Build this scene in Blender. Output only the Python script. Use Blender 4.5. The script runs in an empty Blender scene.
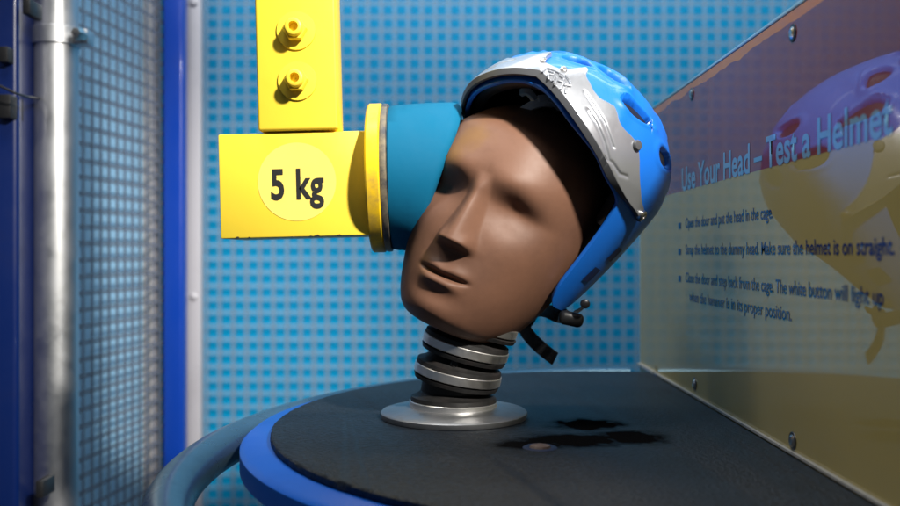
import bpy, bmesh, math, random
from mathutils import Vector, Matrix
random.seed(4)
S = bpy.context.scene
R = math.radians

# ------------------------------------------------------------------ camera
EYE = Vector((0, 0, .15))          # table top is z = 0
cam = bpy.data.cameras.new("camera"); camo = bpy.data.objects.new("camera", cam)
S.collection.objects.link(camo); S.camera = camo
camo.location = EYE; camo.rotation_euler = (R(90), 0, 0)
cam.sensor_width = 36; cam.lens = 35.6; cam.clip_start = .02; cam.clip_end = 50
cam.shift_y = .001
cam.dof.use_dof = True; cam.dof.focus_distance = .775; cam.dof.aperture_fstop = 5.0

# ------------------------------------------------------------------ world, lamps, exposure
W = bpy.data.worlds.new("World"); S.world = W; W.use_nodes = True
bgn = W.node_tree.nodes["Background"]
bgn.inputs[0].default_value = (.55, .72, 1, 1); bgn.inputs[1].default_value = .075

def aim(o, target):
    o.rotation_euler = (Vector(target) - o.location).to_track_quat('-Z', 'Y').to_euler()

def spot(name, loc, target, power, size, cone, blend, col=(1, .95, .87)):
    l = bpy.data.lights.new(name, 'SPOT'); l.energy = power; l.shadow_soft_size = size
    l.spot_size = R(cone); l.spot_blend = blend; l.color = col
    o = bpy.data.objects.new(name, l); S.collection.objects.link(o); o.location = loc; aim(o, target); return o

def area(name, loc, target, power, sx, sy, col=(1, 1, 1)):
    l = bpy.data.lights.new(name, 'AREA'); l.shape = 'RECTANGLE'; l.size = sx; l.size_y = sy
    l.energy = power; l.color = col
    o = bpy.data.objects.new(name, l); S.collection.objects.link(o); o.location = loc; aim(o, target); return o

spot("key_spotlight", (.72, -.28, 1.13), (-.05, .86, .34), 285, .06, 32, .95)
area("wall_wash", (.15, 1.25, 1.25), (.15, 1.74, .58), 13.5, 1.6, .15, (.95, .98, 1))
area("panel_fill", (-.50, .62, 1.45), (.257, .70, .2), 5.5, .25, .25, (1, .97, .93))  # added fill light to brighten the sign's face, no known lamp there
area("side_wash", (-.12, .60, 1.35), (-.58, 1.3, .42), 6.5, .3, .3, (.95, .98, 1))

S.view_settings.view_transform = 'Standard'; S.view_settings.look = 'None'
S.view_settings.exposure = 0; S.view_settings.gamma = 1
S.cycles.use_denoising = True
S.cycles.max_bounces = 8

# ------------------------------------------------------------------ helpers
def mat(name, col, rough=.5, metal=0, coat=0, noise=None, bump=None, spec=.5, ior=1.5):
    """noise = (scale, amount, colour2); bump = (scale, strength)"""
    m = bpy.data.materials.new(name); m.use_nodes = True
    nt = m.node_tree; b = nt.nodes["Principled BSDF"]
    b.inputs["Base Color"].default_value = (*col, 1); b.inputs["Roughness"].default_value = rough
    b.inputs["Metallic"].default_value = metal; b.inputs["Coat Weight"].default_value = coat
    b.inputs["Coat Roughness"].default_value = .05; b.inputs["IOR"].default_value = ior
    b.inputs["Specular IOR Level"].default_value = spec
    tc = nt.nodes.new("ShaderNodeTexCoord")
    if noise:
        n = nt.nodes.new("ShaderNodeTexNoise"); n.inputs["Scale"].default_value = noise[0]
        n.inputs["Detail"].default_value = 6; n.inputs["Roughness"].default_value = .65
        nt.links.new(tc.outputs["Object"], n.inputs["Vector"])
        r = nt.nodes.new("ShaderNodeValToRGB"); r.color_ramp.elements[0].position = noise[1]
        r.color_ramp.elements[1].position = min(1, noise[1] + .22)
        r.color_ramp.elements[0].color = (*noise[2], 1); r.color_ramp.elements[1].color = (*col, 1)
        nt.links.new(n.outputs["Fac"], r.inputs["Fac"]); nt.links.new(r.outputs["Color"], b.inputs["Base Color"])
        mr = nt.nodes.new("ShaderNodeMapRange"); mr.inputs["From Min"].default_value = .3; mr.inputs["From Max"].default_value = .7
        mr.inputs["To Min"].default_value = min(1, rough * 1.25); mr.inputs["To Max"].default_value = rough * .85
        nt.links.new(n.outputs["Fac"], mr.inputs["Value"]); nt.links.new(mr.outputs[0], b.inputs["Roughness"])
    if bump:
        n2 = nt.nodes.new("ShaderNodeTexNoise"); n2.inputs["Scale"].default_value = bump[0]; n2.inputs["Detail"].default_value = 4
        nt.links.new(tc.outputs["Object"], n2.inputs["Vector"])
        bp = nt.nodes.new("ShaderNodeBump"); bp.inputs["Strength"].default_value = bump[1]; bp.inputs["Distance"].default_value = .002
        nt.links.new(n2.outputs["Fac"], bp.inputs["Height"]); nt.links.new(bp.outputs[0], b.inputs["Normal"])
    return m

def link(name, me, mats, parent=None, smooth=True):
    if not isinstance(mats, (list, tuple)): mats = [mats]
    for m in mats: me.materials.append(m)
    if smooth:
        me.shade_smooth()
    o = bpy.data.objects.new(name, me); S.collection.objects.link(o)
    if parent: o.parent = parent
    return o

def from_bm(name, bm, mats, parent=None, smooth=True, auto=40):
    bmesh.ops.recalc_face_normals(bm, faces=bm.faces)
    me = bpy.data.meshes.new(name); bm.to_mesh(me); bm.free()
    o = link(name, me, mats, parent, smooth)
    if smooth and auto: me.set_sharp_from_angle(angle=R(auto))
    return o

def empty(name, loc, label=None, cat=None, group=None):
    o = bpy.data.objects.new(name, None); S.collection.objects.link(o); o.location = loc
    o.empty_display_size = .05
    if label: tag(o, label, cat, group)
    return o

def tag(o, label, cat, group=None, kind=None):
    o["label"] = label; o["category"] = cat
    if group: o["group"] = group
    if kind: o["kind"] = kind
    return o

def add_box(bm, lo, hi, bevel=0, seg=2, mtx=None):
    r = bmesh.ops.create_cube(bm, size=1)
    vs = r['verts']
    for v in vs:
        v.co = Vector([lo[i] + (v.co[i] + .5) * (hi[i] - lo[i]) for i in range(3)])
    if bevel:
        es = list({e for v in vs for e in v.link_edges})
        q = bmesh.ops.bevel(bm, geom=es, offset=bevel, segments=seg, affect='EDGES', profile=.5)
        vs = list({v for f in q['faces'] for v in f.verts} | {v for v in vs if v.is_valid})
    if mtx is not None:
        for v in vs: v.co = mtx @ v.co
    return vs

def lathe(bm, prof, n=64, mtx=None, close=True):
    """prof: (r, z) list; surface of revolution round z"""
    rings = []
    for r, z in prof:
        ring = []
        for k in range(n):
            a = 2 * math.pi * k / n
            co = Vector((r * math.cos(a), r * math.sin(a), z))
            if mtx is not None: co = mtx @ co
            ring.append(bm.verts.new(co))
        rings.append(ring)
    for a, b in zip(rings, rings[1:]):
        for k in range(n):
            bm.faces.new((a[k], a[(k + 1) % n], b[(k + 1) % n], b[k]))
    if close:
        bm.faces.new(rings[0]); bm.faces.new(rings[-1])
    return rings

def tube(bm, pts, r, n=12, caps=True):
    pts = [Vector(p) for p in pts]; rings = []
    up = Vector((0, 0, 1))
    for i, p in enumerate(pts):
        d = (pts[min(i + 1, len(pts) - 1)] - pts[max(i - 1, 0)]).normalized()
        ref = up if abs(d.z) < .95 else Vector((0, 1, 0))
        a = d.cross(ref).normalized(); b = d.cross(a)
        rr = r[i] if isinstance(r, (list, tuple)) else r
        rings.append([bm.verts.new(p + rr * (math.cos(t) * a + math.sin(t) * b)) for t in [2 * math.pi * k / n for k in range(n)]])
    for a, b in zip(rings, rings[1:]):
        for k in range(n): bm.faces.new((a[k], a[(k + 1) % n], b[(k + 1) % n], b[k]))
    if caps: bm.faces.new(rings[0]); bm.faces.new(rings[-1])

def ribbon(bm, pts, side, w, th):
    pts = [Vector(p) for p in pts]; rings = []
    for i, p in enumerate(pts):
        d = (pts[min(i + 1, len(pts) - 1)] - pts[max(i - 1, 0)]).normalized()
        s = Vector(side); s = (s - d * s.dot(d)).normalized(); nn = d.cross(s)
        rings.append([bm.verts.new(p + s * (a * w / 2) + nn * (b * th / 2)) for a, b in ((-1, -1), (1, -1), (1, 1), (-1, 1))])
    for a, b in zip(rings, rings[1:]):
        for k in range(4): bm.faces.new((a[k], a[(k + 1) % 4], b[(k + 1) % 4], b[k]))
    bm.faces.new(rings[0]); bm.faces.new(rings[-1])

def interp(tab, x):
    """monotone piecewise-cubic (smooth) table lookup"""
    if x <= tab[0][0]: return tab[0][1]
    if x >= tab[-1][0]: return tab[-1][1]
    for i in range(len(tab) - 1):
        x0, y0 = tab[i]; x1, y1 = tab[i + 1]
        if x0 <= x <= x1:
            t = (x - x0) / (x1 - x0); h = x1 - x0
            d = (y1 - y0) / h
            dl = (y0 - tab[i - 1][1]) / (x0 - tab[i - 1][0]) if i > 0 else d
            dr = (tab[i + 2][1] - y1) / (tab[i + 2][0] - x1) if i + 2 < len(tab) else d
            m0 = 0 if dl * d <= 0 else 2 * dl * d / (dl + d)
            m1 = 0 if dr * d <= 0 else 2 * dr * d / (dr + d)
            t2, t3 = t * t, t * t * t
            return (2*t3-3*t2+1)*y0 + (t3-2*t2+t)*h*m0 + (-2*t3+3*t2)*y1 + (t3-t2)*h*m1

def sstep(a, b, x):
    t = max(0, min(1, (x - a) / (b - a))); return t * t * (3 - 2 * t)

CAP = .69
def text_mesh(name, body, mats, parent, mtx, width, height, bold=0, depth=.0004, spacing=1):
    """flat lettering scaled to width x cap height; own x axis = reading direction"""
    c = bpy.data.curves.new(name, 'FONT'); c.body = body; c.size = 1; c.offset = bold; c.space_character = spacing
    c.resolution_u = 4
    t = bpy.data.objects.new("tmp", c); S.collection.objects.link(t)
    dg = bpy.context.evaluated_depsgraph_get()
    me = bpy.data.meshes.new_from_object(t.evaluated_get(dg))
    bpy.data.objects.remove(t); me.name = name
    xs = [v.co.x for v in me.vertices]
    x0, x1 = min(xs), max(xs)
    cap = CAP
    for v in me.vertices:
        v.co = Vector(((v.co.x - x0) * width / (x1 - x0), v.co.y * height / cap, 0))
    bm = bmesh.new(); bm.from_mesh(me)
    for v in bm.verts:                    # a printed film lying just proud of its surface
        v.co.z = depth; v.co = mtx @ v.co
    bm.to_mesh(me); bm.free()
    return link(name, me, mats, parent, smooth=False)

F = 890.
def at(u, v, y):
    """point at depth y seen on the photo at (u, v)"""
    return Vector(((u - 450) / F * y, y, .15 + (252 - v) / F * y))

# ------------------------------------------------------------------ materials
M = {}
M['wall'] = mat("cyan_wall", (.0, .29, .56), .55, noise=(3, .2, (.0, .25, .49)), spec=.15)
M['wire'] = mat("white_wire", (.50, .58, .63), .4, noise=(30, .2, (.43, .51, .56)))
M['wire_grey'] = mat("grey_wire", (.25, .28, .33), .45, noise=(30, .2, (.20, .23, .28)))
M['strip'] = mat("white_plastic", (.46, .45, .48), .5, noise=(8, .25, (.38, .37, .40)))
M['pale'] = mat("pale_blue_board", (.30, .54, .74), .5, noise=(4, .2, (.26, .49, .69)))
M['bluepost'] = mat("blue_enamel", (.003, .045, .36), .32, coat=.3, noise=(12, .2, (.002, .037, .30)))
M['navy'] = mat("navy_enamel", (.001, .011, .085), .3, coat=.4, noise=(12, .2, (.001, .008, .065)))
M['galv'] = mat("galvanised_steel", (.58, .59, .60), .42, 1, noise=(25, .25, (.5, .51, .53)))
M['steel'] = mat("brushed_steel", (.88, .86, .83), .38, 1, noise=(60, .25, (.70, .68, .65)), bump=(220, .06))
M['plate'] = mat("zinc_plate", (.36, .37, .38), .46, 1, noise=(40, .3, (.28, .28, .29)), bump=(150, .1))
M['rubber'] = mat("black_rubber", (.007, .0065, .0065), .6, noise=(60, .3, (.016, .011, .010)), bump=(120, .3))
M['black'] = mat("black_plastic", (.012, .012, .013), .42, noise=(40, .2, (.02, .02, .02)))
M['strap'] = mat("black_webbing", (.012, .012, .014), .8, bump=(700, .6))
M['rim'] = mat("table_blue", (.0, .115, .60), .35, noise=(9, .2, (.0, .10, .54)))
M['rail'] = mat("blue_grey_rail", (.16, .27, .34), .28, .85, noise=(35, .25, (.12, .22, .29)))
M['sticker'] = mat("rail_tape", (.42, .42, .12), .5)
M['yellow'] = mat("hammer_yellow", (.88, .65, .045), .42, noise=(14, .18, (.86, .61, .03)), bump=(60, .06))
M['lemon'] = mat("label_yellow", (.84, .66, .13), .5, noise=(20, .2, (.8, .62, .11)))
M['ink'] = mat("black_ink", (.012, .012, .012), .5)
M['foam'] = mat("blue_foam", (.0, .115, .225), .8, noise=(14, .25, (.0, .09, .19)), bump=(150, .06), spec=.2)
M['grey_worn'] = mat("worn_grey", (.045, .045, .05), .5, noise=(45, .42, (.22, .18, .11)))
M['silver'] = mat("silver_plastic", (.44, .46, .50), .32, .7, noise=(30, .2, (.40, .42, .46)))
M['lip'] = mat("dark_grey_plastic", (.075, .078, .085), .45)
M['shell'] = mat("blue_shell", (.005, .15, .66), .42, coat=.12, noise=(10, .15, (.004, .135, .62)))
M['vent'] = mat("vent_lining", (.006, .02, .10), .5)
M['pad'] = mat("grey_padding", (.78, .77, .77), .8, bump=(200, .3))
M['screw'] = mat("screw_steel", (.55, .53, .5), .3, 1)
M['dark_screw'] = mat("dark_screw", (.05, .05, .055), .35, .6)

# ------------------------------------------------------------------ the setting
bm = bmesh.new()
add_box(bm, (-1.6, -1.2, -1.0), (1.9, 2.2, -.95))
fl = from_bm("floor", bm, mat("grey_floor", (.12, .12, .13), .5, noise=(5, .3, (.08, .08, .09))), smooth=False)
fl["kind"] = "structure"; fl["label"] = "dark grey floor under the table and the cage"; fl["category"] = "floor"

bm = bmesh.new(); add_box(bm, (-.62, 1.755, -.95), (1.9, 1.79, 1.5))
wl = from_bm("wall", bm, M['wall'], smooth=False)
tag(wl, "bright cyan blue wall behind the white wire mesh", "wall", kind="structure")

# ---- back mesh panel : thing > wire_grid, edge_strip (> screw)
bk = empty("mesh_panel", (.3, 1.68, -.9), "white square wire mesh panel in front of the cyan wall behind the head", "wire mesh", "wire mesh panels of the cage")
inv = lambda o: Matrix.Translation(-o.location)
def grid_mesh(bm, origin, dx, x0, x1, z0, z1, pitch, w, th=.0007, off=.0012):
    """flat woven strips on a vertical plane; dx = horizontal direction"""
    dx = Vector(dx).normalized(); nrm = dx.cross(Vector((0, 0, 1))).normalized(); o = Vector(origin)
    m = Matrix(((dx.x, nrm.x, 0, o.x), (dx.y, nrm.y, 0, o.y), (0, 0, 1, 0), (0, 0, 0, 1)))
    x = x0
    while x <= x1:
        a, b = w * random.uniform(.46, .54), w * random.uniform(.46, .54)
        add_box(bm, (x - a, off - th, z0), (x + b, off, z1), mtx=m); x += pitch
    z = z0
    while z <= z1:
        a, b = w * random.uniform(.46, .54), w * random.uniform(.46, .54)
        add_box(bm, (x0, -off, z - a), (x1, -off + th, z + b), mtx=m); z += pitch
def translucent(name, col, clear):
    """frosted plastic strip that lets part of the view and the light through"""
    m = mat(name, col, .45, noise=(6, .3, tuple(c * .86 for c in col)))
    nt = m.node_tree; b = nt.nodes["Principled BSDF"]; out = nt.nodes["Material Output"]
    tr = nt.nodes.new("ShaderNodeBsdfTransparent"); mx = nt.nodes.new("ShaderNodeMixShader"); mx.inputs[0].default_value = clear
    nt.links.new(b.outputs[0], mx.inputs[1]); nt.links.new(tr.outputs[0], mx.inputs[2]); nt.links.new(mx.outputs[0], out.inputs[0])
    return m
M['wire'] = translucent("white_mesh_strip", (.30, .38, .46), .82)
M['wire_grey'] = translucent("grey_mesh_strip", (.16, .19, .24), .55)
bm = bmesh.new()
grid_mesh(bm, (0, 1.68, 0), (1, 0, 0), -.46, 1.75, -.85, 1.1, .0254, .0110)
for v in bm.verts: v.co = inv(bk) @ v.co
from_bm("wire_grid", bm, M['wire'], bk)
bm = bmesh.new(); add_box(bm, (-.494, 1.664, -.9), (-.467, 1.69, 1.2), .003, mtx=inv(bk))
es = from_bm("edge_strip", bm, M['strip'], bk)
for zz in (.07, .62):
    bm = bmesh.new()
    lathe(bm, [(.001, .004), (.0055, .0035), (.0075, .0015), (.008, 0)], 20, Matrix.Translation(Vector((-.479, 1.6645, zz)) - bk.location) @ Matrix.Rotation(R(90), 4, 'X'))
    from_bm("screw", bm, M['strip'], es)

# ---- side mesh panel
P0 = Vector((-.559, 1.37, 0)); dL = Vector((.1410, .9900, 0)).normalized(); nL = Vector((dL.y, -dL.x, 0))
sd = empty("mesh_panel", (-.57, 1.3, -.9), "grey square wire mesh panel over a pale blue board beside the galvanised pole", "wire mesh", "wire mesh panels of the cage")
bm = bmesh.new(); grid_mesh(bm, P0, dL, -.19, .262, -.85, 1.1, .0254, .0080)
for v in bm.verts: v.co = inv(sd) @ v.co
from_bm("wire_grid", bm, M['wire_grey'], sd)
def wallbox(bm, a0, a1, n0, n1, z0, z1, o, bev=0):
    m = Matrix(((dL.x, nL.x, 0, P0.x), (dL.y, nL.y, 0, P0.y), (0, 0, 1, 0), (0, 0, 0, 1)))
    add_box(bm, (a0, n0, z0), (a1, n1, z1), bev, mtx=inv(o) @ m)
bm = bmesh.new(); wallbox(bm, -.2, .238, -.040, -.030, -.9, 1.15, sd); from_bm("backing_board", bm, M['pale'], sd, smooth=False)
bm = bmesh.new(); wallbox(bm, .240, .264, -.034, -.012, -.9, 1.15, sd, .002)
from_bm("edge_strip", bm, mat("grey_strip", (.42, .39, .38), .6, noise=(8, .25, (.36, .34, .33))), sd)

# ---- posts and pole
bm = bmesh.new(); add_box(bm, (-.520, 1.61, -.95), (-.483, 1.645, 1.2), .006, 3)
for v in bm.verts: v.co -= Vector((-.50, 1.63, -.95))
cp = from_bm("corner_post", bm, M['bluepost']); cp.location = (-.50, 1.63, -.95)
tag(cp, "slim bright blue post in the corner between the two wire mesh panels", "post", "blue posts of the cage")

fp = empty("cage_post", (-.595, 1.158, -.95), "wide navy blue post with black clips left of the galvanised pole", "post", "blue posts of the cage")
bm = bmesh.new(); add_box(bm, (-.045, -.045, 0), (.045, .045, 2.2), .007, 4, Matrix.Rotation(R(8.7), 4, 'Z'))
from_bm("post_tube", bm, M['navy'], fp)
for u, v, w, h in ((4, 104, .016, .030), (3, 52, .012, .02), (26, 4, .010, .02), (39, 488, .010, .022)):
    p = at(u, v, 1.105 if u < 30 else 1.12) - fp.location
    bm = bmesh.new(); add_box(bm, p - Vector((w / 2, .0, h / 2)), p + Vector((w / 2, .035, h / 2)), .002)
    from_bm("clip", bm, M['black'], fp)

pl = empty("steel_pole", (-.531, 1.2, -.95), "round galvanised steel pole with a bolted clamp, beside the navy post", "pole")
bm = bmesh.new(); lathe(bm, [(.0285, 0), (.0285, 2.2)], 40); from_bm("pole_tube", bm, M['galv'], pl)
zc = at(50, 36, 1.2).z + .95
bm = bmesh.new(); lathe(bm, [(.0295, zc - .012), (.031, zc - .011), (.031, zc + .011), (.0295, zc + .012)], 40, close=False)
add_box(bm, (.029, -.012, zc - .010), (.047, .012, zc + .010), .002)
add_box(bm, (-.043, -.012, zc - .011), (-.029, .012, zc + .011), .002)
cl = from_bm("clamp", bm, M['galv'], pl)
bm = bmesh.new(); lathe(bm, [(.001, .022), (.006, .021), (.0085, .016), (.0085, .0)], 6, Matrix.Translation((.040, -.012, zc)) @ Matrix.Rotation(R(90), 4, 'X'))
from_bm("bolt", bm, M['screw'], cl)

bm = bmesh.new()
cps = [at(-30, 76, 1.09), at(0, 84, 1.08), at(15, 91, 1.085), at(28, 95, 1.11), at(38, 96, 1.17), at(44, 96, 1.2)]
tube(bm, [p - cps[0] for p in cps], .0016, 8)
cb = from_bm("cable", bm, M['black']); cb.location = cps[0]
tag(cb, "thin black cable crossing the navy post to the steel pole", "cable")

# ------------------------------------------------------------------ table : mat, rim, pedestal
TC = Vector((.177, .807, 0)); XC = .2525
tb = empty("display_table", (TC.x, TC.y, -.95), "round table with a black rubber mat and a bright blue rim under the dummy head", "table")
def cut_disc(bm, r, z0, z1, jag=0, bev=.002, n=240, hole=None):
    def prof(rr, z):
        pts = []
        th0 = math.acos((XC - TC.x) / rr)
        for k in range(n + 1):
            a = th0 + (2 * math.pi - 2 * th0) * k / n
            q = rr + jag * (random.random() - .5)
            pts.append(Vector((min(q * math.cos(a), XC - TC.x), q * math.sin(a), z + .95)))
        return pts
    loops = [prof(r - bev, z0), prof(r, z0 + bev), prof(r, z1 - bev), prof(r - bev * 1.2, z1)]
    rings = [[bm.verts.new(p) for p in L] for L in loops]
    for a, b in zip(rings, rings[1:]):
        m = len(a)
        for k in range(m): bm.faces.new((a[k], a[(k + 1) % m], b[(k + 1) % m], b[k]))
    bm.faces.new(rings[0]); bm.faces.new(rings[-1])

def mat_material():
    m = mat("table_mat", (.020, .022, .026), .5)
    nt = m.node_tree; b = nt.nodes["Principled BSDF"]; tc = nt.nodes["Texture Coordinate"]
    def N(t, **k):
        n = nt.nodes.new(t)
        for a, v in k.items(): n.inputs[a].default_value = v
        return n
    fine = N("ShaderNodeTexNoise", Scale=330, Detail=5); nt.links.new(tc.outputs["Object"], fine.inputs["Vector"])
    big = N("ShaderNodeTexNoise", Scale=9, Detail=5); nt.links.new(tc.outputs["Object"], big.inputs["Vector"])
    warp = N("ShaderNodeTexNoise", Scale=60, Detail=9); nt.links.new(tc.outputs["Object"], warp.inputs["Vector"])
    # darker matt patch of fixed outline : ellipses with a ragged edge
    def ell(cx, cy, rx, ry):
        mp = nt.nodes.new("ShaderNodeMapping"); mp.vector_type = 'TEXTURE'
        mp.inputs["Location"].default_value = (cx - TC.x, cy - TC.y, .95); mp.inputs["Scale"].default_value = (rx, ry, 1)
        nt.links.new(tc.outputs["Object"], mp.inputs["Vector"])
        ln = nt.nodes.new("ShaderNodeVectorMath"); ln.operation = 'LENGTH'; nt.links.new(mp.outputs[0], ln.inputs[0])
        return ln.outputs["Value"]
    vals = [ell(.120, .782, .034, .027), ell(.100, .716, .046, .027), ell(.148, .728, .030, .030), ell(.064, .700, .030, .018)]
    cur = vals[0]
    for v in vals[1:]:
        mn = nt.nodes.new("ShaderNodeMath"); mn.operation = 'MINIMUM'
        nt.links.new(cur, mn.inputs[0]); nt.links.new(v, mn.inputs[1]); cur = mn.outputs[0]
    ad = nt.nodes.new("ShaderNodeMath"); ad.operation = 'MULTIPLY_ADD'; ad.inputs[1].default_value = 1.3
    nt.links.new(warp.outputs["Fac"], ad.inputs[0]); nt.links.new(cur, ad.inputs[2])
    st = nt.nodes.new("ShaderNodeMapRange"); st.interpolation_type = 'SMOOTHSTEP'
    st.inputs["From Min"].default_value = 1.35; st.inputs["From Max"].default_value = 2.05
    nt.links.new(ad.outputs[0], st.inputs["Value"])          # 0 inside patch, 1 outside
    cr = nt.nodes.new("ShaderNodeValToRGB")
    cr.color_ramp.elements[0].position = .35; cr.color_ramp.elements[0].color = (.004, .007, .011, 1)
    cr.color_ramp.elements[1].position = .72; cr.color_ramp.elements[1].color = (.011, .017, .026, 1)
    nt.links.new(big.outputs["Fac"], cr.inputs["Fac"])
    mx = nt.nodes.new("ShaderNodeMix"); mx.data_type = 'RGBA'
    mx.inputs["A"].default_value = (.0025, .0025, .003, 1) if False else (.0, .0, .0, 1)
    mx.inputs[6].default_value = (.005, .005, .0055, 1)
    gr = nt.nodes.new("ShaderNodeMapRange"); gr.inputs["From Min"].default_value = .36; gr.inputs["From Max"].default_value = .66
    gr.inputs["To Min"].default_value = .35; gr.inputs["To Max"].default_value = 1.7
    nt.links.new(fine.outputs["Fac"], gr.inputs["Value"])
    ml = nt.nodes.new("ShaderNodeVectorMath"); ml.operation = 'MULTIPLY'
    nt.links.new(cr.outputs[0], ml.inputs[0]); nt.links.new(gr.outputs[0], ml.inputs[1])
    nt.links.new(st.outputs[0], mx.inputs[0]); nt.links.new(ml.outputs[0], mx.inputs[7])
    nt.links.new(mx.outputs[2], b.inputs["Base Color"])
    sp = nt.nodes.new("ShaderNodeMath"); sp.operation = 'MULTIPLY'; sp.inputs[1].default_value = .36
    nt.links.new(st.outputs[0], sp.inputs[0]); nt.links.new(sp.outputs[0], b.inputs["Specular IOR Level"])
    rr = nt.nodes.new("ShaderNodeMapRange"); rr.inputs["To Min"].default_value = .42; rr.inputs["To Max"].default_value = .62
    nt.links.new(big.outputs["Fac"], rr.inputs["Value"]); nt.links.new(rr.outputs[0], b.inputs["Roughness"])
    bp = nt.nodes.new("ShaderNodeBump"); bp.inputs["Strength"].default_value = .9; bp.inputs["Distance"].default_value = .0018
    nt.links.new(fine.outputs["Fac"], bp.inputs["Height"]); nt.links.new(bp.outputs[0], b.inputs["Normal"])
    return m
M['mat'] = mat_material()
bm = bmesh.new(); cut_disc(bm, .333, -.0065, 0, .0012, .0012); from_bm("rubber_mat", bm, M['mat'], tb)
bm = bmesh.new(); cut_disc(bm, .358, -.030, -.0068, 0, .004); rimo = from_bm("table_top", bm, M['rim'], tb)
bm = bmesh.new(); lathe(bm, [(.335, .02), (.335, .918)], 96)
bmesh.ops.bisect_plane(bm, geom=bm.verts[:] + bm.edges[:] + bm.faces[:], plane_co=(XC - TC.x - .002, 0, 0), plane_no=(1, 0, 0), clear_outer=True)
bmesh.ops.contextual_create(bm, geom=[e for e in bm.edges if e.is_boundary])
from_bm("pedestal", bm, mat("pedestal_blue", (.01, .06, .13), .45, noise=(10, .2, (.008, .05, .11))), tb)
# a fixing hole in the mat : recessed ring and a rusty bolt head in it
hc = at(540, 446, .688); hc.z = 0
bm = bmesh.new(); lathe(bm, [(.0085, -.0055), (.0085, .0006), (.0115, .0012), (.0135, .0002)], 24, Matrix.Translation(Vector((hc.x, hc.y, .0)) - tb.location), close=False)
hl = from_bm("fixing_hole", bm, mat("hole_blue", (.008, .02, .06), .6), tb)
bm = bmesh.new(); lathe(bm, [(.0083, .0004), (.0075, .002), (.004, .0028), (.0005, .003)], 24, Matrix.Translation(Vector((hc.x, hc.y, .0)) - tb.location))
from_bm("bolt_head", bm, mat("rusty_bolt", (.20, .15, .13), .6, .3, noise=(120, .4, (.09, .05, .04))), tb)

# rail round the table
RC = Vector((.246, .7305, -.028))
bm = bmesh.new()
a0, a1 = R(91), R(268)
pts = [Vector((.4575 * math.cos(a0 + (a1 - a0) * k / 90), .4575 * math.sin(a0 + (a1 - a0) * k / 90), 0)) for k in range(91)]
tube(bm, pts, .0178, 24)
rl = empty("guard_rail", RC, "blue grey tubular steel rail curving round the black topped table", "rail")
rl.rotation_euler = (R(1.3), 0, 0)
from_bm("rail_tube", bm, M['rail'], rl)
for a in (150, 232):
    p = Vector((.4575 * math.cos(R(a)), .4575 * math.sin(R(a)), 0))
    bm = bmesh.new(); lathe(bm, [(.015, -.93), (.015, -.012)], 24, Matrix.Translation(p)); from_bm("rail_leg", bm, M['rail'], rl)

# ------------------------------------------------------------------ sign panel (plane x = .257)
SX = .257
sg = empty("sign_panel", (SX, .75, -.10), "glossy instruction sign with a maroon heading band and olive yellow lower half", "sign")
def printed():
    m = mat("printed_board", (.3, .2, .03), .03, spec=.5, ior=1.68)
    nt = m.node_tree; b = nt.nodes["Principled BSDF"]; tc = nt.nodes["Texture Coordinate"]
    sep = nt.nodes.new("ShaderNodeSeparateXYZ"); nt.links.new(tc.outputs["Object"], sep.inputs[0])
    st = nt.nodes.new("ShaderNodeMath"); st.operation = 'GREATER_THAN'; st.inputs[1].default_value = .2195 + .10
    nt.links.new(sep.outputs["Z"], st.inputs[0])
    edge = nt.nodes.new("ShaderNodeMath"); edge.operation = 'GREATER_THAN'; edge.inputs[1].default_value = .3265 + .10
    n0 = nt.nodes.new("ShaderNodeTexNoise"); n0.inputs["Scale"].default_value = 22; nt.links.new(tc.outputs["Object"], n0.inputs["Vector"])
    ma = nt.nodes.new("ShaderNodeMath"); ma.operation = 'MULTIPLY_ADD'; ma.inputs[1].default_value = .010
    nt.links.new(n0.outputs["Fac"], ma.inputs[0]); nt.links.new(sep.outputs["Z"], ma.inputs[2]); nt.links.new(ma.outputs[0], edge.inputs[0])
    edge.inputs[1].default_value = .3245 + .105
    a = nt.nodes.new("ShaderNodeMix"); a.data_type = 'RGBA'
    a.inputs[6].default_value = (.40, .32, .12, 1); a.inputs[7].default_value = (.22, .058, .07, 1)
    nt.links.new(st.outputs[0], a.inputs[0])
    c = nt.nodes.new("ShaderNodeMix"); c.data_type = 'RGBA'; c.inputs[7].default_value = (.62, .20, .03, 1)
    nt.links.new(edge.outputs[0], c.inputs[0]); nt.links.new(a.outputs[2], c.inputs[6])
    nt.links.new(c.outputs[2], b.inputs["Base Color"])
    n = nt.nodes.new("ShaderNodeTexNoise"); n.inputs["Scale"].default_value = 16; n.inputs["Detail"].default_value = 8
    nt.links.new(tc.outputs["Object"], n.inputs["Vector"])
    mr = nt.nodes.new("ShaderNodeMapRange"); mr.inputs["To Min"].default_value = .0; mr.inputs["To Max"].default_value = .075
    mr.inputs["From Min"].default_value = .35; mr.inputs["From Max"].default_value = .8
    nt.links.new(n.outputs["Fac"], mr.inputs["Value"]); nt.links.new(mr.outputs[0], b.inputs["Roughness"])
    return m
bm = bmesh.new(); add_box(bm, (0, -.60, -.0), (.006, .452, .433), .0006, 1)
from_bm("board", bm, printed(), sg, smooth=False)
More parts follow.
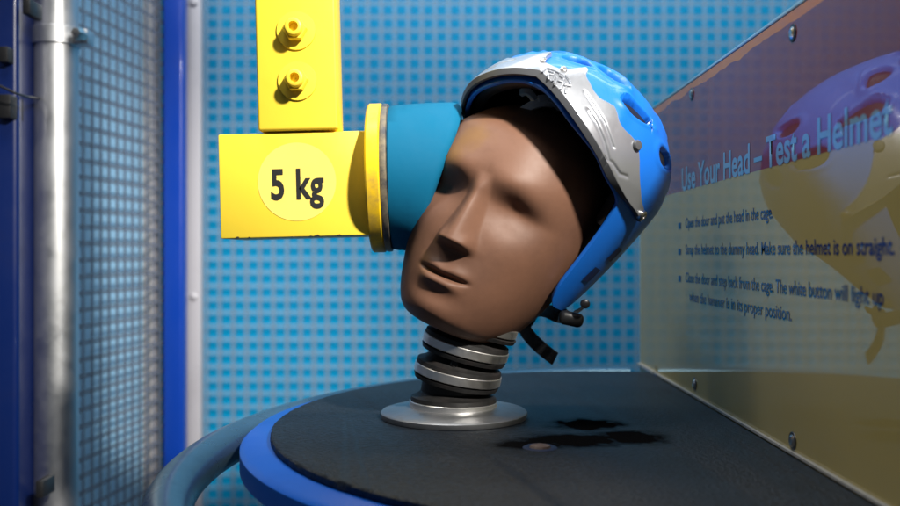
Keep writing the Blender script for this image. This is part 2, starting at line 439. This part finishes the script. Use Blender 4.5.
# pale edge of the clear cover standing proud along the top and far edge
bm = bmesh.new(); add_box(bm, (-.0005, -.60, .4335), (.0065, .4535, .4362), .0008, 2)
add_box(bm, (-.0005, .4525, .045), (.0065, .4548, .4330), .0006, 2)
from_bm("cover_edge", bm, mat("clear_edge", (.38, .60, .66), .15, noise=(30, .3, (.3, .5, .56))), sg)
bm = bmesh.new(); add_box(bm, (-.004, .36, .100), (.0, .452, .103))
add_box(bm, (-.003, -.60, .1005), (-.0003, .36, .1025))
from_bm("bottom_bead", bm, mat("pale_sealant", (.36, .35, .32), .5), sg)
def sign_mtx(y, z): # text x -> -y, text y -> z, normal -> -x
    return Matrix(((0, 0, -1, 0), (-1, 0, 0, y - .75), (0, 1, 0, z + .10), (0, 0, 0, 1)))
tm = mat("title_print", (.19, .36, .52), .03); im = mat("text_print", (.010, .035, .16), .03)
text_mesh("heading", "Use Your Head – Test a Helmet", tm, sg, sign_mtx(.985, .2200), .985 - .516, .0245, bold=.02, depth=.0003)
lines = [("Open the door and put the head in the cage.", .970, .708, .1785, .0105),
         ("Strap the helmet to the dummy head. Make sure the helmet is on straight.", .970, .514, .1497, .0105),
         ("Close the door and step back from the cage. The white button will light up", .970, .527, .1195, .0105),
         ("when the hammer is in its proper position.", .955, .669, .0995, .0105)]
for i, (b, y0, y1, z, h) in enumerate(lines):
    text_mesh("lettering", b, im, sg, sign_mtx(y0, z), y0 - y1, h, bold=.011, depth=.0003)
    if i < 3:
        bm = bmesh.new(); add_box(bm, (-.0004, .995 - .75 - .005, z + .10 - .0005), (0, .995 - .75 + .005, z + .10 + .0062))
        from_bm("bullet_square", bm, im, sg, smooth=False)
for u, v in ((793, 31), (692, 92), (695, 382), (793, 439)):
    y = SX * F / (u - 450); p = at(u, v, y) - sg.location
    bm = bmesh.new()
    mt = Matrix.Translation(p) @ Matrix.Rotation(R(-90), 4, 'Y')
    lathe(bm, [(.0048, 0), (.0046, .0012), (.0030, .0022), (.0022, .0020)], 20, mt)
    sc = from_bm("screw", bm, M['screw'], sg)
    bm = bmesh.new(); lathe(bm, [(.0068, .0002), (.0066, .0008), (.0050, .0009)], 20, mt, close=False); from_bm("washer", bm, M['dark_screw'], sc)

# ------------------------------------------------------------------ hammer
hm = empty("test_hammer", (-.133, .845, .2135), "yellow 5 kg hammer with a blue foam pad touching the side of the dummy head", "hammer")
hm.rotation_euler = (0, R(-1.5), 0)
o = hm.location
def chipped(name, zlo):
    m = mat(name, (.88, .65, .045), .42, noise=(14, .18, (.86, .61, .03)), bump=(60, .06))
    nt = m.node_tree; b = nt.nodes["Principled BSDF"]; tc = nt.nodes["Texture Coordinate"]
    sep = nt.nodes.new("ShaderNodeSeparateXYZ"); nt.links.new(tc.outputs["Object"], sep.inputs[0])
    mr = nt.nodes.new("ShaderNodeMapRange"); mr.inputs["From Min"].default_value = zlo; mr.inputs["From Max"].default_value = zlo + .006
    mr.inputs["To Min"].default_value = .30; mr.inputs["To Max"].default_value = 0
    nt.links.new(sep.outputs["Z"], mr.inputs["Value"])
    n = nt.nodes.new("ShaderNodeTexNoise"); n.inputs["Scale"].default_value = 170; n.inputs["Detail"].default_value = 5
    nt.links.new(tc.outputs["Object"], n.inputs["Vector"])
    ad = nt.nodes.new("ShaderNodeMath"); ad.operation = 'ADD'; nt.links.new(n.outputs["Fac"], ad.inputs[0]); nt.links.new(mr.outputs[0], ad.inputs[1])
    th = nt.nodes.new("ShaderNodeMapRange"); th.inputs["From Min"].default_value = .84; th.inputs["From Max"].default_value = .88
    nt.links.new(ad.outputs[0], th.inputs["Value"])
    mx = nt.nodes.new("ShaderNodeMix"); mx.data_type = 'RGBA'; mx.inputs[7].default_value = (.10, .075, .045, 1)
    old = b.inputs["Base Color"].links[0].from_socket
    nt.links.new(th.outputs[0], mx.inputs[0]); nt.links.new(old, mx.inputs[6]); nt.links.new(mx.outputs[2], b.inputs["Base Color"])
    return m
bm = bmesh.new(); add_box(bm, (-.0745, -.045, -.048), (.063, .045, .046), .0016, 2)
from_bm("hammer_block", bm, chipped("block_yellow", -.048), hm)
bm = bmesh.new(); add_box(bm, (-.0375, -.0495, .0475), (.0345, -.0115, .95), .0025, 3)
arm = from_bm("hammer_arm", bm, M['yellow'], hm)
for z in (.091, .136):
    c = Vector((-.0008, -.0497, z)); mt = Matrix.Translation(c) @ Matrix.Rotation(R(90), 4, 'X')
    bm = bmesh.new(); lathe(bm, [(.0175, 0), (.0172, .0018), (.0100, .0024)], 40, mt); bo = from_bm("washer", bm, M['yellow'], arm)
    bm = bmesh.new(); lathe(bm, [(.0105, .0022), (.0108, .009), (.0100, .0105), (.0078, .0105)], 6, mt, close=False)
    lathe(bm, [(.0078, .0095), (.0078, .0165), (.0068, .0175), (.0044, .0175), (.0042, .004)], 28, mt, close=False)
    lathe(bm, [(.0042, .0105), (.0005, .0105)], 28, mt, close=False)
    from_bm("bolt", bm, M['yellow'], arm, auto=50)
bm = bmesh.new()
lathe(bm, [(.0352, 0), (.0352, .0004)], 72, Matrix.Translation((-.0045, -.0450, .0015)) @ Matrix.Rotation(R(90), 4, 'X'))
lb = from_bm("weight_label", bm, M['lemon'], hm)
bm_m = Matrix(((1, 0, 0, -.0278), (0, 0, -1, -.0456), (0, 1, 0, -.0135), (0, 0, 0, 1)))
text_mesh("lettering", "5 kg", M['ink'], lb, bm_m, .0475, .0262, bold=.026, spacing=1.06, depth=.0003)
RX = Matrix.Rotation(R(90), 4, 'Y')
fm = Matrix.Translation((.0585, 0, .0065)) @ RX
bm = bmesh.new(); lathe(bm, [(.058, -.001), (.0690, .000), (.0703, .0015), (.0703, .0115), (.069, .0128), (.060, .013)], 96, fm)
from_bm("flange", bm, mat("flange_yellow", (.82, .52, .004), .45, noise=(22, .33, (.30, .20, .05))), hm)
bm = bmesh.new(); lathe(bm, [(.060, .0128), (.0690, .0130), (.0700, .015), (.0695, .0185), (.066, .0192)], 96, fm)
from_bm("pad_ring", bm, M['grey_worn'], hm)
bm = bmesh.new()
rings = lathe(bm, [(.066, .019), (.0675, .0205), (.0685, .030), (.0695, .055), (.0695, .078), (.068, .084), (.064, .088), (.05, .0895), (.02, .090)], 96, fm)
for v in bm.verts:                       # the foam is squeezed slantwise against the head
    x = v.co.x - .0585 - .019; z = v.co.z - .0065
    if x > 0:
        k = 1 - .58 * sstep(.07, -.07, z) - .0
        v.co.x = .0585 + .019 + x * k
from_bm("foam_pad", bm, M['foam'], hm)

# ------------------------------------------------------------------ dummy head : head, neck (> rings), base plate
HC = Vector(((500 - 450) / F * .835, .835, .15 + (252 - 227) / F * .835))
dh = empty("dummy_head", (.0037, .82, 0), "smooth brown dummy head tilted sideways on a ringed metal neck", "test dummy")
HM = Matrix.Translation(HC - dh.location) @ Matrix.Rotation(R(24), 4, 'Y') @ Matrix.Rotation(R(-22), 4, 'Z')
HW = [(-.106, .0), (-.105, .027), (-.101, .041), (-.092, .0505), (-.076, .0595), (-.050, .0690), (-.020, .0765), (.010, .0810), (.040, .0825), (.070, .0775), (.095, .0580), (.110, .036), (.116, .018), (.118, .0)]
FR = [(-.106, -.030), (-.105, -.058), (-.101, -.0705), (-.092, -.0790), (-.076, -.0830), (-.050, -.0850), (-.020, -.0870), (.010, -.0885), (.040, -.0885), (.070, -.0800), (.095, -.0610), (.110, -.036), (.116, -.016), (.118, .0)]
BK = [(-.106, -.030), (-.105, .000), (-.101, .022), (-.092, .045), (-.076, .064), (-.050, .079), (-.020, .090), (.010, .0965), (.040, .099), (.070, .093), (.095, .073), (.110, .044), (.116, .020), (.118, .0)]
def g(x, s): return math.exp(-(x / s) ** 2)
def face(x, z):
    """forward displacement of the front of the head"""
    ax = abs(x); d = 0
    # eye sockets : long soft hollows
    d -= .0130 * math.exp(-((ax - .0350) / .0245) ** 2) * g(z - (.0125 - .10 * max(0, ax - .03)), .0115 if z > .0125 - .10 * max(0, ax - .03) else .0200)
    # brow
    d += .0040 * math.exp(-((ax - .027) / .024) ** 2) * g(z - .035, .011)
    # nose
    top, tip, bot = .024, -.0290, -.0375
    if z > tip:
        t = max(0, min(1, (top + .012 - z) / (top + .012 - tip)))
        h = .0198 * (.16 * sstep(0, .25, t) + .84 * t ** 1.25); w = .0058 + .0070 * t ** 1.7
    else:
        t = 1; h = .0198 * (1 - sstep(tip, bot, z)); w = .0128
    if z > top + .012: h = 0
    q = ax / w
    prof = max(0, 1 - q * q / 2.6) ** 1.6 if q < 1.62 else 0
    d += h * (.72 * prof + .28 * g(x, w * 1.1))
    # alae
    d += .0040 * math.exp(-((ax - .0125) / .0052) ** 2) * g(z + .0285, .0075)
    # philtrum area and lips
    d += .0040 * g(x, .030) * g(z + .058, .020)
    wl = math.exp(-(ax / .0205) ** 4)
    d += .0030 * wl * g(z + .0535 + .0016 * g(x, .006), .0047)
    d += .0044 * math.exp(-(ax / .0175) ** 4) * g(z + .0660, .0046)
    d -= .0056 * math.exp(-(ax / .0222) ** 6) * g(z + .0595 - 2.2 * x * x, .0021)
    d -= .0012 * g(x, .022) * g(z + .0775, .0070)
    # chin, cheeks
    d += .0045 * g(x, .024) * g(z + .091, .012)
    d += .0012 * math.exp(-((ax - .043) / .02) ** 2) * g(z + .015, .02)
    return d
NZ, NA = 260, 300
bm = bmesh.new(); rows = []
for i in range(1, NZ):
    c = -math.cos(math.pi * i / NZ); z = .006 + .112 * c
    hw, fr, bk_ = interp(HW, z), interp(FR, z), interp(BK, z)
    row = []
    for k in range(NA):
        a = 2 * math.pi * k / NA
        # denser sampling over the face
        a = a - .55 * math.sin(a)
        e = .92
        sx, cy = math.sin(a), -math.cos(a)
        x = hw * math.copysign(abs(sx) ** e, sx)
        yc = (fr + bk_) / 2 + .0; yh = (bk_ - fr) / 2
        y = yc + yh * math.copysign(abs(cy) ** .97, cy)
        if cy < 0:
            y -= face(x, z) * sstep(0, -.55, cy)
        row.append(bm.verts.new(HM @ Vector((x, y, z))))
    rows.append(row)
for a, b in zip(rows, rows[1:]):
    for k in range(NA): bm.faces.new((a[k], a[(k + 1) % NA], b[(k + 1) % NA], b[k]))
bm.faces.new(rows[0]); bm.faces.new(rows[-1])
M['skin'] = mat("brown_vinyl", (.165, .080, .049), .52, noise=(9, .30, (.115, .055, .034)), bump=(160, .05), spec=.32)
def stain(m, spots, col, soft):
    nt = m.node_tree; b = nt.nodes["Principled BSDF"]; tc = nt.nodes["Texture Coordinate"]
    n = nt.nodes.new("ShaderNodeTexNoise"); n.inputs["Scale"].default_value = 55; n.inputs["Detail"].default_value = 8
    nt.links.new(tc.outputs["Object"], n.inputs["Vector"])
    cur = None
    for p, rad in spots:
        v = nt.nodes.new("ShaderNodeVectorMath"); v.operation = 'DISTANCE'; v.inputs[1].default_value = p
        nt.links.new(tc.outputs["Object"], v.inputs[0])
        q = nt.nodes.new("ShaderNodeMath"); q.operation = 'DIVIDE'; q.inputs[1].default_value = rad
        nt.links.new(v.outputs["Value"], q.inputs[0])
        if cur is None: cur = q.outputs[0]
        else:
            k = nt.nodes.new("ShaderNodeMath"); k.operation = 'MINIMUM'
            nt.links.new(cur, k.inputs[0]); nt.links.new(q.outputs[0], k.inputs[1]); cur = k.outputs[0]
    a = nt.nodes.new("ShaderNodeMath"); a.operation = 'MULTIPLY_ADD'; a.inputs[1].default_value = 1.6
    nt.links.new(n.outputs["Fac"], a.inputs[0]); nt.links.new(cur, a.inputs[2])
    mr = nt.nodes.new("ShaderNodeMapRange"); mr.interpolation_type = 'SMOOTHSTEP'
    mr.inputs["From Min"].default_value = 1.8; mr.inputs["From Max"].default_value = 1.8 - soft
    mr.inputs["To Min"].default_value = 0; mr.inputs["To Max"].default_value = .8
    nt.links.new(a.outputs[0], mr.inputs["Value"])
    mx = nt.nodes.new("ShaderNodeMix"); mx.data_type = 'RGBA'; mx.inputs[7].default_value = (*col, 1)
    old = b.inputs["Base Color"].links[0].from_socket
    nt.links.new(mr.outputs[0], mx.inputs[0]); nt.links.new(old, mx.inputs[6]); nt.links.new(mx.outputs[2], b.inputs["Base Color"])
D = lambda u, v, y: tuple(at(u, v, y) - dh.location)
stain(M['skin'], [(D(468, 130, .775), .030), (D(452, 150, .775), .024), (D(434, 262, .77), .016), (D(415, 270, .80), .018)], (.20, .10, .030), 1.0)
stain(M['skin'], [(D(548, 262, .775), .0030), (D(545, 268, .775), .0026), (D(566, 240, .78), .0022)], (.07, .045, .035), 1.0)
from_bm("head", bm, M['skin'], dh, auto=0)

bm = bmesh.new()
lathe(bm, [(.060, .0), (.0668, .0004), (.0672, .0015), (.0672, .0048), (.066, .006), (.040, .0105)], 96)
bp = from_bm("base_plate", bm, M['plate'], dh)
hp = at(498, 410.5, .80) - dh.location
bm = bmesh.new(); lathe(bm, [(.0055, .0058), (.0052, .0072), (.003, .0078), (.0005, .0078)], 20, Matrix.Translation((hp.x, hp.y + .01, 0)))
from_bm("bolt", bm, M['dark_screw'], bp)
# neck column : stacked discs following a bend to the viewer's right
ringpos = [(.0030, .0060, 1.5, .0405), (.0062, .0360, 11.5, .0405), (.0130, .0605, 15.5, .0405), (.0240, .0840, 20, .0385)]
bm = bmesh.new()
neck_prof = []
def nm(i, dz=0):
    x, z, t, r = ringpos[i]
    return Matrix.Translation((x - .0037, 0, z)) @ Matrix.Rotation(R(t), 4, 'Y') @ Matrix.Rotation(R(4 * (i > 0)), 4, 'X') @ Matrix.Translation((0, 0, dz))
cols = []
prof = []
for i in range(4):
    r = ringpos[i][3]
    prof += [(nm(i, .000), r - .005), (nm(i, .0095), r - .0008), (nm(i, .0128), r - .0015), (nm(i, .0145), r - .006)]
    if i < 3: prof += [(nm(i, .0180), r - .0100), (nm(i + 1, -.006), r - .0095), (nm(i + 1, -.0045), r - .002), (nm(i + 1, -.001), r - .0008)]
n = 64; rr = []
for m_, r in prof:
    rr.append([bm.verts.new(m_ @ Vector((r * math.cos(2 * math.pi * k / n), r * math.sin(2 * math.pi * k / n), 0))) for k in range(n)])
for a, b in zip(rr, rr[1:]):
    for k in range(n): bm.faces.new((a[k], a[(k + 1) % n], b[(k + 1) % n], b[k]))
bm.faces.new(rr[0]); bm.faces.new(rr[-1])
nk = from_bm("neck", bm, M['rubber'], dh, auto=35)
for i in range(4):
    r = ringpos[i][3]
    bm = bmesh.new()
    lathe(bm, [(r - .004, .0005), (r - .0006, .0008), (r, .0014), (r, .0084), (r - .0006, .0090), (r - .004, .0092)], 72, nm(i))
    from_bm("neck_ring", bm, M['steel'], nk)
for i, a in ((1, -100), (2, -98)):
    x, z, t, r = ringpos[i]
    m_ = nm(i, .0185); d = Vector((math.cos(R(a)), math.sin(R(a)), 0))
    bm = bmesh.new()
    q = m_ @ Matrix.Translation(d * (r - .0085)) @ Matrix.Rotation(R(90), 4, 'X')
    lathe(bm, [(.0036, -.002), (.0036, .0014), (.0028, .0019)], 16, q, close=False)
    lathe(bm, [(.0028, .0006), (.0002, .0006)], 16, q, close=False)
    from_bm("plug", bm, M['black'], nk)

# ------------------------------------------------------------------ helmet
HLC = Vector((.1079, .8383, .2414))
hl = empty("helmet", HLC, "blue sports helmet with a silver visor pushed back on the dummy head", "helmet")
HMx = Matrix.Rotation(R(32), 4, 'Y') @ Matrix.Rotation(R(-31), 4, 'Z') @ Matrix.Rotation(R(3.5), 4, 'X')
RA = (.0976, .1191, .0886, .105)
def surf(ph, s, o=0.):
    p, sr = R(ph), R(s)
    if s <= 90: rho, z = math.sin(sr), math.cos(sr)
    else:
        k = (s - 90) / 60; rho, z = 1 - .22 * k ** 1.3, -(sr - math.pi / 2)
    return Vector((math.sin(p) * rho * (RA[0] + o), -math.cos(p) * rho * (RA[1] + o), z * ((RA[2] if s <= 90 else RA[3]) + o)))
RIM = [(0, 70.5), (5, 70.8), (15, 74), (27, 80), (42, 86.5), (56, 94.5), (66, 98.5), (69, 101), (70.5, 108), (72, 120), (73, 134), (74.5, 149), (78, 155.5), (86, 158.5), (97, 158.5), (105, 154.5), (111, 145), (117, 128), (126, 117), (150, 114), (180, 114)]
def rim(ph): return interp(RIM, abs(ph))
VENTS = [(0, 36, 8.5, 6.0, 0), (33, 31.5, 10, 5.6, -35), (60, 50.5, 11.5, 4.8, -3), (94, 64, 12, 5.5, 0), (124, 68, 12, 6, 10), (154, 62, 10, 7, 0), (118, 40, 11, 5, 0), (165, 32, 8, 6, 0)]
def angdist(ph, s, v):
    x = ((ph - v[0] + 180) % 360 - 180) * math.sin(R(v[1])); y = s - v[1]
    a = R(v[4]); X = x * math.cos(a) - y * math.sin(a); Y = x * math.sin(a) + y * math.cos(a)
    ry = v[3] * (1 - .35 * max(-1, min(1, X / v[2])))           # teardrop : fuller at one end
    return math.hypot(X / v[2], Y / ry)
def vent(ph, s):
    best = 9
    for v in VENTS:
        best = min(best, angdist(ph, s, v))
        if v[0]: best = min(best, angdist(-ph, s, v))
    return best
def outer_o(ph, s):
    d = vent(ph, s)
    o = -.0125 * (1 - sstep(.72, .98, d)) + .0011 * math.exp(-((d - 1.2) / .2) ** 2)
    # soft moulded ridge running over the crown from front to back
    o += .0025 * math.exp(-((abs(((ph + 180) % 360) - 180) - 47) * math.sin(R(s)) / 5.) ** 2) * sstep(8, 30, s) * (1 - sstep(60, 80, s)) if d > 1.1 else 0
    if s > 96:                                                   # rolled bead along the ear-piece edge
        pass
    return o
phs = []
p = -180.
while p < 180 - 1e-6:
    phs.append(p); a = abs(p + .25)
    p += .5 if 64 <= a <= 82 else (1.0 if a < 130 else 1.5)
SLOTS = [(78, 127, 5.2, 4.2), (82.5, 117.5, 5.2, 4.2)]
bm = bmesh.new(); lay = []
NT = 130
cols = []
for ph in phs:
    rm = rim(ph); col = []
    for i in range(1, NT + 1):
        s = rm * i / NT
        col.append((HMx @ surf(ph, s, outer_o(ph, s)), s, ph))
    for ds, oo in ((.45, -.0006), (.75, -.002), (.5, -.0036), (-1.5, -.0042), (-4.5, -.0045)):
        col.append((HMx @ surf(ph, rm + ds, oo), rm, ph))
    for i in range(12, 0, -1):
        col.append((HMx @ surf(ph, (rm - 5) * i / 12.5, -.0045), 0, ph))
    cols.append(([bm.verts.new(c[0]) for c in col], col))
top = bm.verts.new(HMx @ surf(0, 0, 0)); ib = bm.verts.new(HMx @ surf(0, 0, -.0045))
for j in range(len(cols)):
    A, ca = cols[j]; B, cb_ = cols[(j + 1) % len(cols)]
    bm.faces.new((top, A[0], B[0]))
    bm.faces.new((ib, B[-1], A[-1]))
    for i in range(len(A) - 1):
        f = bm.faces.new((A[i], A[i + 1], B[i + 1], B[i]))
        if i < NT and vent(ca[i][2], ca[i][1]) < .80: f.material_index = 1
        if i >= NT + 3: f.material_index = 2
sh = from_bm("shell", bm, [M['shell'], M['vent'], M['black']], hl, auto=60)
for sgn in (1, -1):
    for pa, pb, sa, sb in ((93, 101, 117, 125), (88, 96.5, 131, 139.5)):
        bm = bmesh.new(); G = [[bm.verts.new(HMx @ surf(sgn * (pa + (pb - pa) * i / 8 + (j / 8) * -1.5), sa + (sb - sa) * j / 8, .0006)) for i in range(9)] for j in range(9)]
        for a, b in zip(G, G[1:]):
            for k in range(8): bm.faces.new((a[k], a[k + 1], b[k + 1], b[k]))
        from_bm("slot", bm, M['vent'], sh)
# liner and grey padding
bm = bmesh.new(); cols = []
for ph in range(-180, 180, 3):
    rm = min(rim(ph), 118) - 3.5
    col = [bm.verts.new(HMx @ surf(ph, s, -.0055)) for s in (rm * .6, rm * .8, rm)] + [bm.verts.new(HMx @ surf(ph, rm + 1, -.010)), bm.verts.new(HMx @ surf(ph, rm, -.0150))]
    col += [bm.verts.new(HMx @ surf(ph, rm * t, -.016)) for t in (.93, .8, .6, .4, .2, .05)]
    cols.append(col)
for j in range(len(cols)):
    A, B = cols[j], cols[(j + 1) % len(cols)]
    for i in range(len(A) - 1): bm.faces.new((A[i], A[i + 1], B[i + 1], B[i]))
bm.faces.new([c[-1] for c in cols])
ln = from_bm("liner", bm, M['black'], hl)
for a_, b_, w_ in (((521, 91, .80), (534, 97, .80), .006), ((522, 110, .80), (553, 101, .81), .008), ((538, 97, .80), (560, 106, .82), .006)):
    A, B = at(*a_) - HLC, at(*b_) - HLC
    bm = bmesh.new(); ribbon(bm, [A + (B - A) * k / 6 + Vector((0, -.004 * math.sin(math.pi * k / 6), .003 * math.sin(math.pi * k / 6))) for k in range(7)], (.2, .3, 1), w_, .004)
    from_bm("comfort_pad", bm, M['pad'], ln)

# ---- visor
VU = [(0, 56), (4, 55.8), (9, 52.6), (13, 47.6), (15.5, 44.4), (17.5, 46), (19.5, 51), (24, 54.5), (29, 58.5), (34, 60.2), (38, 59.8), (41, 59.6), (44, 62), (47, 66), (51, 68.2), (56, 69.2), (60, 70.6), (64, 76), (68, 83), (73, 89), (79, 93.4), (85, 96), (88, 98)]
VL = [(0, 65), (10, 68), (20, 72.3), (30, 77.5), (40, 83), (55, 91.5), (64, 95.2), (72, 97.6), (80, 99), (88, 101)]
GROOVES = [[(25, 62.5), (31, 66), (40, 72), (49, 80.5)], [(31, 71), (37, 75), (44, 81), (50, 87.5)], [(45, 88), (52, 87.5), (58, 90), (62, 89)]]
def seg(p, a, b):
    k = math.sin(R(65)); px, py = p[0] * k, p[1]; ax, ay = a[0] * k, a[1]; bx, by = b[0] * k, b[1]
    dx, dy = bx - ax, by - ay; t = max(0, min(1, ((px - ax) * dx + (py - ay) * dy) / (dx * dx + dy * dy)))
    return math.hypot(px - ax - t * dx, py - ay - t * dy)
def groove(ph, s):
    d = 9
    for G in GROOVES:
        for a, b in zip(G, G[1:]): d = min(d, seg((abs(ph), s), a, b))
    return d
bm = bmesh.new(); cols = []; NV = 70
PHV = [-88 + .5 * k for k in range(353)]
for ph in PHV:
    u0, l0 = interp(VU, abs(ph)), interp(VL, abs(ph))
    bill = 1 - sstep(35, 70, abs(ph))
    lo = .0055 + .0032 * bill
    lw = .7 + 2.2 * (1 - sstep(50, 76, abs(ph)))
    col = [surf(ph, u0 + .2, .0005), surf(ph, u0 + .05, .0028), surf(ph, u0 + .3, .0040)]
    for i in range(NV + 1):
        t = i / NV; s = u0 + .5 + (l0 - u0 - .5) * t
        oo = .0043 + (lo - .0043) * t ** 1.6 - .0013 * math.exp(-(groove(ph, s) / .85) ** 2)
        col.append(surf(ph, s, oo))
    n0 = len(col) - 1
    col += [surf(ph, l0 + .25, lo - .0002), surf(ph, l0 + .25 + lw, lo - .0030), surf(ph, l0 + .1 + lw, lo - .0050), surf(ph, l0 - 2.5 * bill + .3, .0008)]
    cols.append([bm.verts.new(HMx @ c) for c in col])
for j in range(len(cols) - 1):
    A, B = cols[j], cols[j + 1]
    for i in range(len(A) - 1):
        f = bm.faces.new((A[i], A[i + 1], B[i + 1], B[i]))
        if i > n0: f.material_index = 1
bm.faces.new(cols[0]); bm.faces.new(cols[-1])
vs = from_bm("visor", bm, [M['silver'], M['lip']], hl, auto=45)
def vis_o(ph, s):
    u0, l0 = interp(VU, abs(ph)), interp(VL, abs(ph)); lo = .0055 + .0032 * (1 - sstep(35, 70, abs(ph)))
    t = max(0, min(1, (s - u0) / (l0 - u0))); return .0043 + (lo - .0043) * t ** 1.6
def frame_at(ph, s, o):
    p0 = surf(ph, s, o); a = (surf(ph + 1, s, o) - p0).normalized(); b = (p0 - surf(ph, s + 1, o)).normalized()
    nn = a.cross(b).normalized(); b = nn.cross(a)
    m = Matrix((a, b, nn)).transposed().to_4x4(); m.translation = p0
    return HMx.to_4x4() @ m
for sgn in (1, -1):
    bm = bmesh.new(); lathe(bm, [(.0047, -.003), (.0047, .0015), (.0038, .0026), (.0005, .0030)], 24, frame_at(60 * sgn, 72.3, .0045)); from_bm("rubber_stud", bm, M['lip'], vs)
    bm = bmesh.new(); lathe(bm, [(.0048, -.002), (.0048, .0012), (.0036, .0024), (.0018, .0024), (.0014, .0012), (.0002, .0012)], 20, frame_at(85 * sgn, 98.6, .0055)); from_bm("visor_screw", bm, M['screw'], vs)
    bm = bmesh.new(); lathe(bm, [(.0030, -.002), (.0030, .0012), (.0020, .0020), (.0002, .0020)], 20, frame_at(7.5 * sgn, 55.6, .0045)); from_bm("visor_screw", bm, M['screw'], vs)
# raised emblem strokes on the visor front
STRK = [[(1, 62), (2.5, 66)], [(3.5, 62.5), (6.5, 62), (7.5, 64), (4.8, 65)], [(5.2, 65), (8, 68.2)], [(8.5, 63.6), (10, 68)], [(10.5, 65), (12.2, 69.5)], [(9.5, 62), (13, 63), (14, 65.5), (11.5, 66)], [(14.5, 64.5), (15.5, 70)], [(12, 60), (16, 62.5), (18, 65), (15.5, 66.5)], [(16.8, 67), (18.5, 70.5)], [(1, 60.5), (8, 60.2), (12, 61.5)]]
bm = bmesh.new()
for st_ in STRK:
    pts = []
    for a, b in zip(st_, st_[1:]):
        pts += [HMx @ surf(a[0] + (b[0] - a[0]) * k / 4, a[1] + (b[1] - a[1]) * k / 4, vis_o(a[0] + (b[0] - a[0]) * k / 4, a[1] + (b[1] - a[1]) * k / 4) + .0008) for k in range(4)]
    pts.append(HMx @ surf(*st_[-1], vis_o(*st_[-1]) + .0006))
    tube(bm, pts, .0009, 8)
from_bm("emblem", bm, M['silver'], vs)

# ---- chin strap with buckle and loose end (one child of the helmet)
bm = bmesh.new()
q = lambda u, v, y: at(u, v, y) - hl.location
ctl = [q(580, 307, .838), q(572, 313, .832), q(560, 314, .842), q(546, 309, .87), q(534, 314, .892), q(524, 324, .905), q(530, 335, .897), q(541, 346, .886), q(555, 357, .876)]
sm = []
for k in range(len(ctl) - 1):
    p0, p1, p2, p3 = ctl[max(k - 1, 0)], ctl[k], ctl[k + 1], ctl[min(k + 2, len(ctl) - 1)]
    for t in (0, .25, .5, .75):
        sm.append(.5 * (2 * p1 + (p2 - p0) * t + (2 * p0 - 5 * p1 + 4 * p2 - p3) * t * t + (3 * p1 - p0 - 3 * p2 + p3) * t ** 3))
sm.append(ctl[-1])
ribbon(bm, sm, (.5, -.45, .35), .014, .0020)
sp_ = from_bm("chin_strap", bm, M['strap'], hl, auto=30)
bm = bmesh.new()
add_box(bm, (-.0115, -.006, -.0065), (.0115, .006, .0065), .0050, 3, Matrix.Translation(q(571, 317, .815)) @ Matrix.Rotation(R(12), 4, 'Y'))
bk_o = from_bm("buckle", bm, M['black'], sp_)
bm = bmesh.new(); lathe(bm, [(.0042, -.002), (.0042, .002), (.0028, .003), (.0003, .003)], 20, Matrix.Translation(q(585, 302, .80)) @ Matrix.Rotation(R(90), 4, 'X') ); from_bm("strap_stud", bm, M['dark_screw'], sp_)
